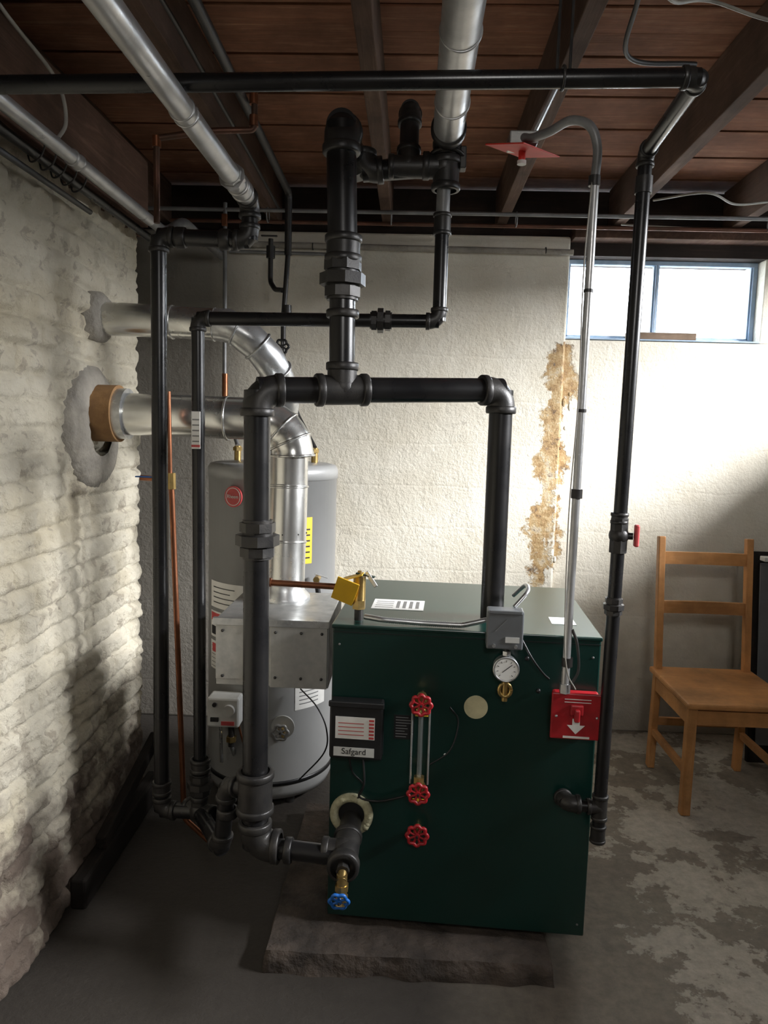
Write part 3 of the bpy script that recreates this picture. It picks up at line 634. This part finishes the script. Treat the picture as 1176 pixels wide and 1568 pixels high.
o=Obj('electrical_cable'); o.curve([(-.95,.9,2.46),(-.8,1.3,2.44),(-.62,1.5,2.46),(-.60,2.4,2.45),(-.62,3.4,2.46)],.006,'dcable'); o.done()
o=Obj('electrical_cable'); o.curve([(-.9,1.36,2.46),(-.6,1.38,2.41),(-.3,1.4,2.45),(0.0,1.45,2.42),(.15,1.55,2.44),(.35,1.6,2.41),(.52,1.62,2.45),(.8,1.66,2.41),(1.1,1.7,2.45),(1.4,1.72,2.44)],.007,'dcable')
o.curve([(-.9,1.30,2.44),(-.3,1.33,2.47),(.3,1.5,2.44),(.45,1.7,2.46),(.5,1.95,2.43),(.7,2.05,2.46)],.006,'dcable')
o.curve([(.42,1.55,2.46),(.50,1.65,2.40),(.62,1.75,2.45),(.85,1.8,2.43),(1.2,1.75,2.46)],.004,'cable'); o.done()
o=Obj('electrical_cable')
o.curve([(.96,3.2,2.47),(1.1,3.0,2.44),(1.25,3.1,2.43),(1.42,3.2,2.47)],.0045,'cable')
o.curve([(.9,3.45,2.44),(1.2,3.4,2.415),(1.5,3.45,2.42),(1.8,3.4,2.43)],.0045,'cable')
o.done()
# ---------------------------------------------------------------- chair
o=Obj('wooden_chair')
xl,xr,yfz,yb=1.14,1.53,2.87,3.30
for x in (xl,xr):
    o.beam((x,yfz,0),(x,yfz,.445),.038,.038,'pine',.004)
    o.beam((x,yb+.0,0),(x,yb-.02,.46),.03,.042,'pine',.004); o.beam((x,yb-.02,.44),(x,yb+.055,1.06),.03,.036,'pine',.004)
    o.bb(x-.011,x+.011,yfz,yb,.37,.43,'pineh',.002); o.bb(x-.011,x+.011,yfz,yb,.16,.19,'pineh',.002)
o.bb(xl,xr,yfz-.011,yfz+.011,.375,.435,'pineh',.002); o.bb(xl,xr,yb-.02,yb,.37,.43,'pineh',.002)
o.bb(xl,xr,yb-.01,yb+.008,.20,.235,'pineh',.002)
o.bb(xl-.03,xr+.03,yfz-.035,yb+.012,.445,.470,'pineh',.008)
for z,h,w in ((.965,.055,.05),(.745,.055,.025)):
    n=8
    for i in range(n):
        t0=i/n;t1=(i+1)/n; f=lambda t:yb+w-.01+.012*(1-(2*t-1)**2)
        o.beam((xl+(xr-xl)*t0,f(t0),z),(xl+(xr-xl)*t1,f(t1),z),.018,h,'pineh',0)
o.done()
o=Obj('folded_table')
o.box((1.80,3.42,.50),(.40,.03,.98),'dwood',.004,Matrix.Rotation(-.12,3,'X')); o.box((1.80,3.395,.52),(.34,.01,.84),'greyb',.002,Matrix.Rotation(-.12,3,'X')); o.box((1.80,3.365,.97),(.40,.05,.02),'dirtyw',.003)
o.done()
o=Obj('wood_plank')
o.beam((-.985,2.10,.05),(-.99,2.80,.07),.05,.10,'dwood',.008); o.beam((-.975,2.25,.13),(-.985,2.80,.26),.035,.05,'dwood',.006)
o.done()
# ---------------------------------------------------------------- lights
def area(name,loc,target,sx,sy,e,col):
    l=bpy.data.lights.new(name,'AREA'); l.shape='RECTANGLE'; l.size=sx; l.size_y=sy; l.energy=e; l.color=col
    o=bpy.data.objects.new(name,l); S.collection.objects.link(o); o.location=loc
    o.rotation_euler=(Vector(target)-Vector(loc)).to_track_quat('-Z','Y').to_euler(); return o
area('window_daylight',(1.25,4.35,2.62),(.6,2.2,1.0),1.5,.8,210,(.78,.89,1.0))
area('side_window_daylight',(3.7,1.9,2.72),(-.6,2.3,.9),1.8,.6,760,(.97,.98,1.0))
area('fill_light',(.3,-.6,2.3),(.3,3.3,1.3),.4,.4,13,(1.0,.98,.94))  # unseen fill added behind the camera to lift the room, no fixture
w=bpy.data.worlds.new('world'); S.world=w; w.use_nodes=True; bg=w.node_tree.nodes['Background']; bg.inputs[0].default_value=(.88,.94,1,1); bg.inputs[1].default_value=5.0
# ---------------------------------------------------------------- camera
cam=bpy.data.cameras.new('camera'); co=bpy.data.objects.new('camera',cam); S.collection.objects.link(co); S.camera=co
cam.lens=26; cam.sensor_width=36; cam.sensor_fit='AUTO'; cam.clip_start=.05
rx=Vector((.99889,.03795,.02775)); up=Vector((-.03173,.10865,.99356)); f=Vector((-.03469,.99335,-.10973))
Rm=Matrix((rx,up,-f)).transposed().to_4x4(); co.matrix_world=Matrix.Translation((0,0,1.5))@Rm
S.view_settings.view_transform='Standard'
S.view_settings.exposure=0.1
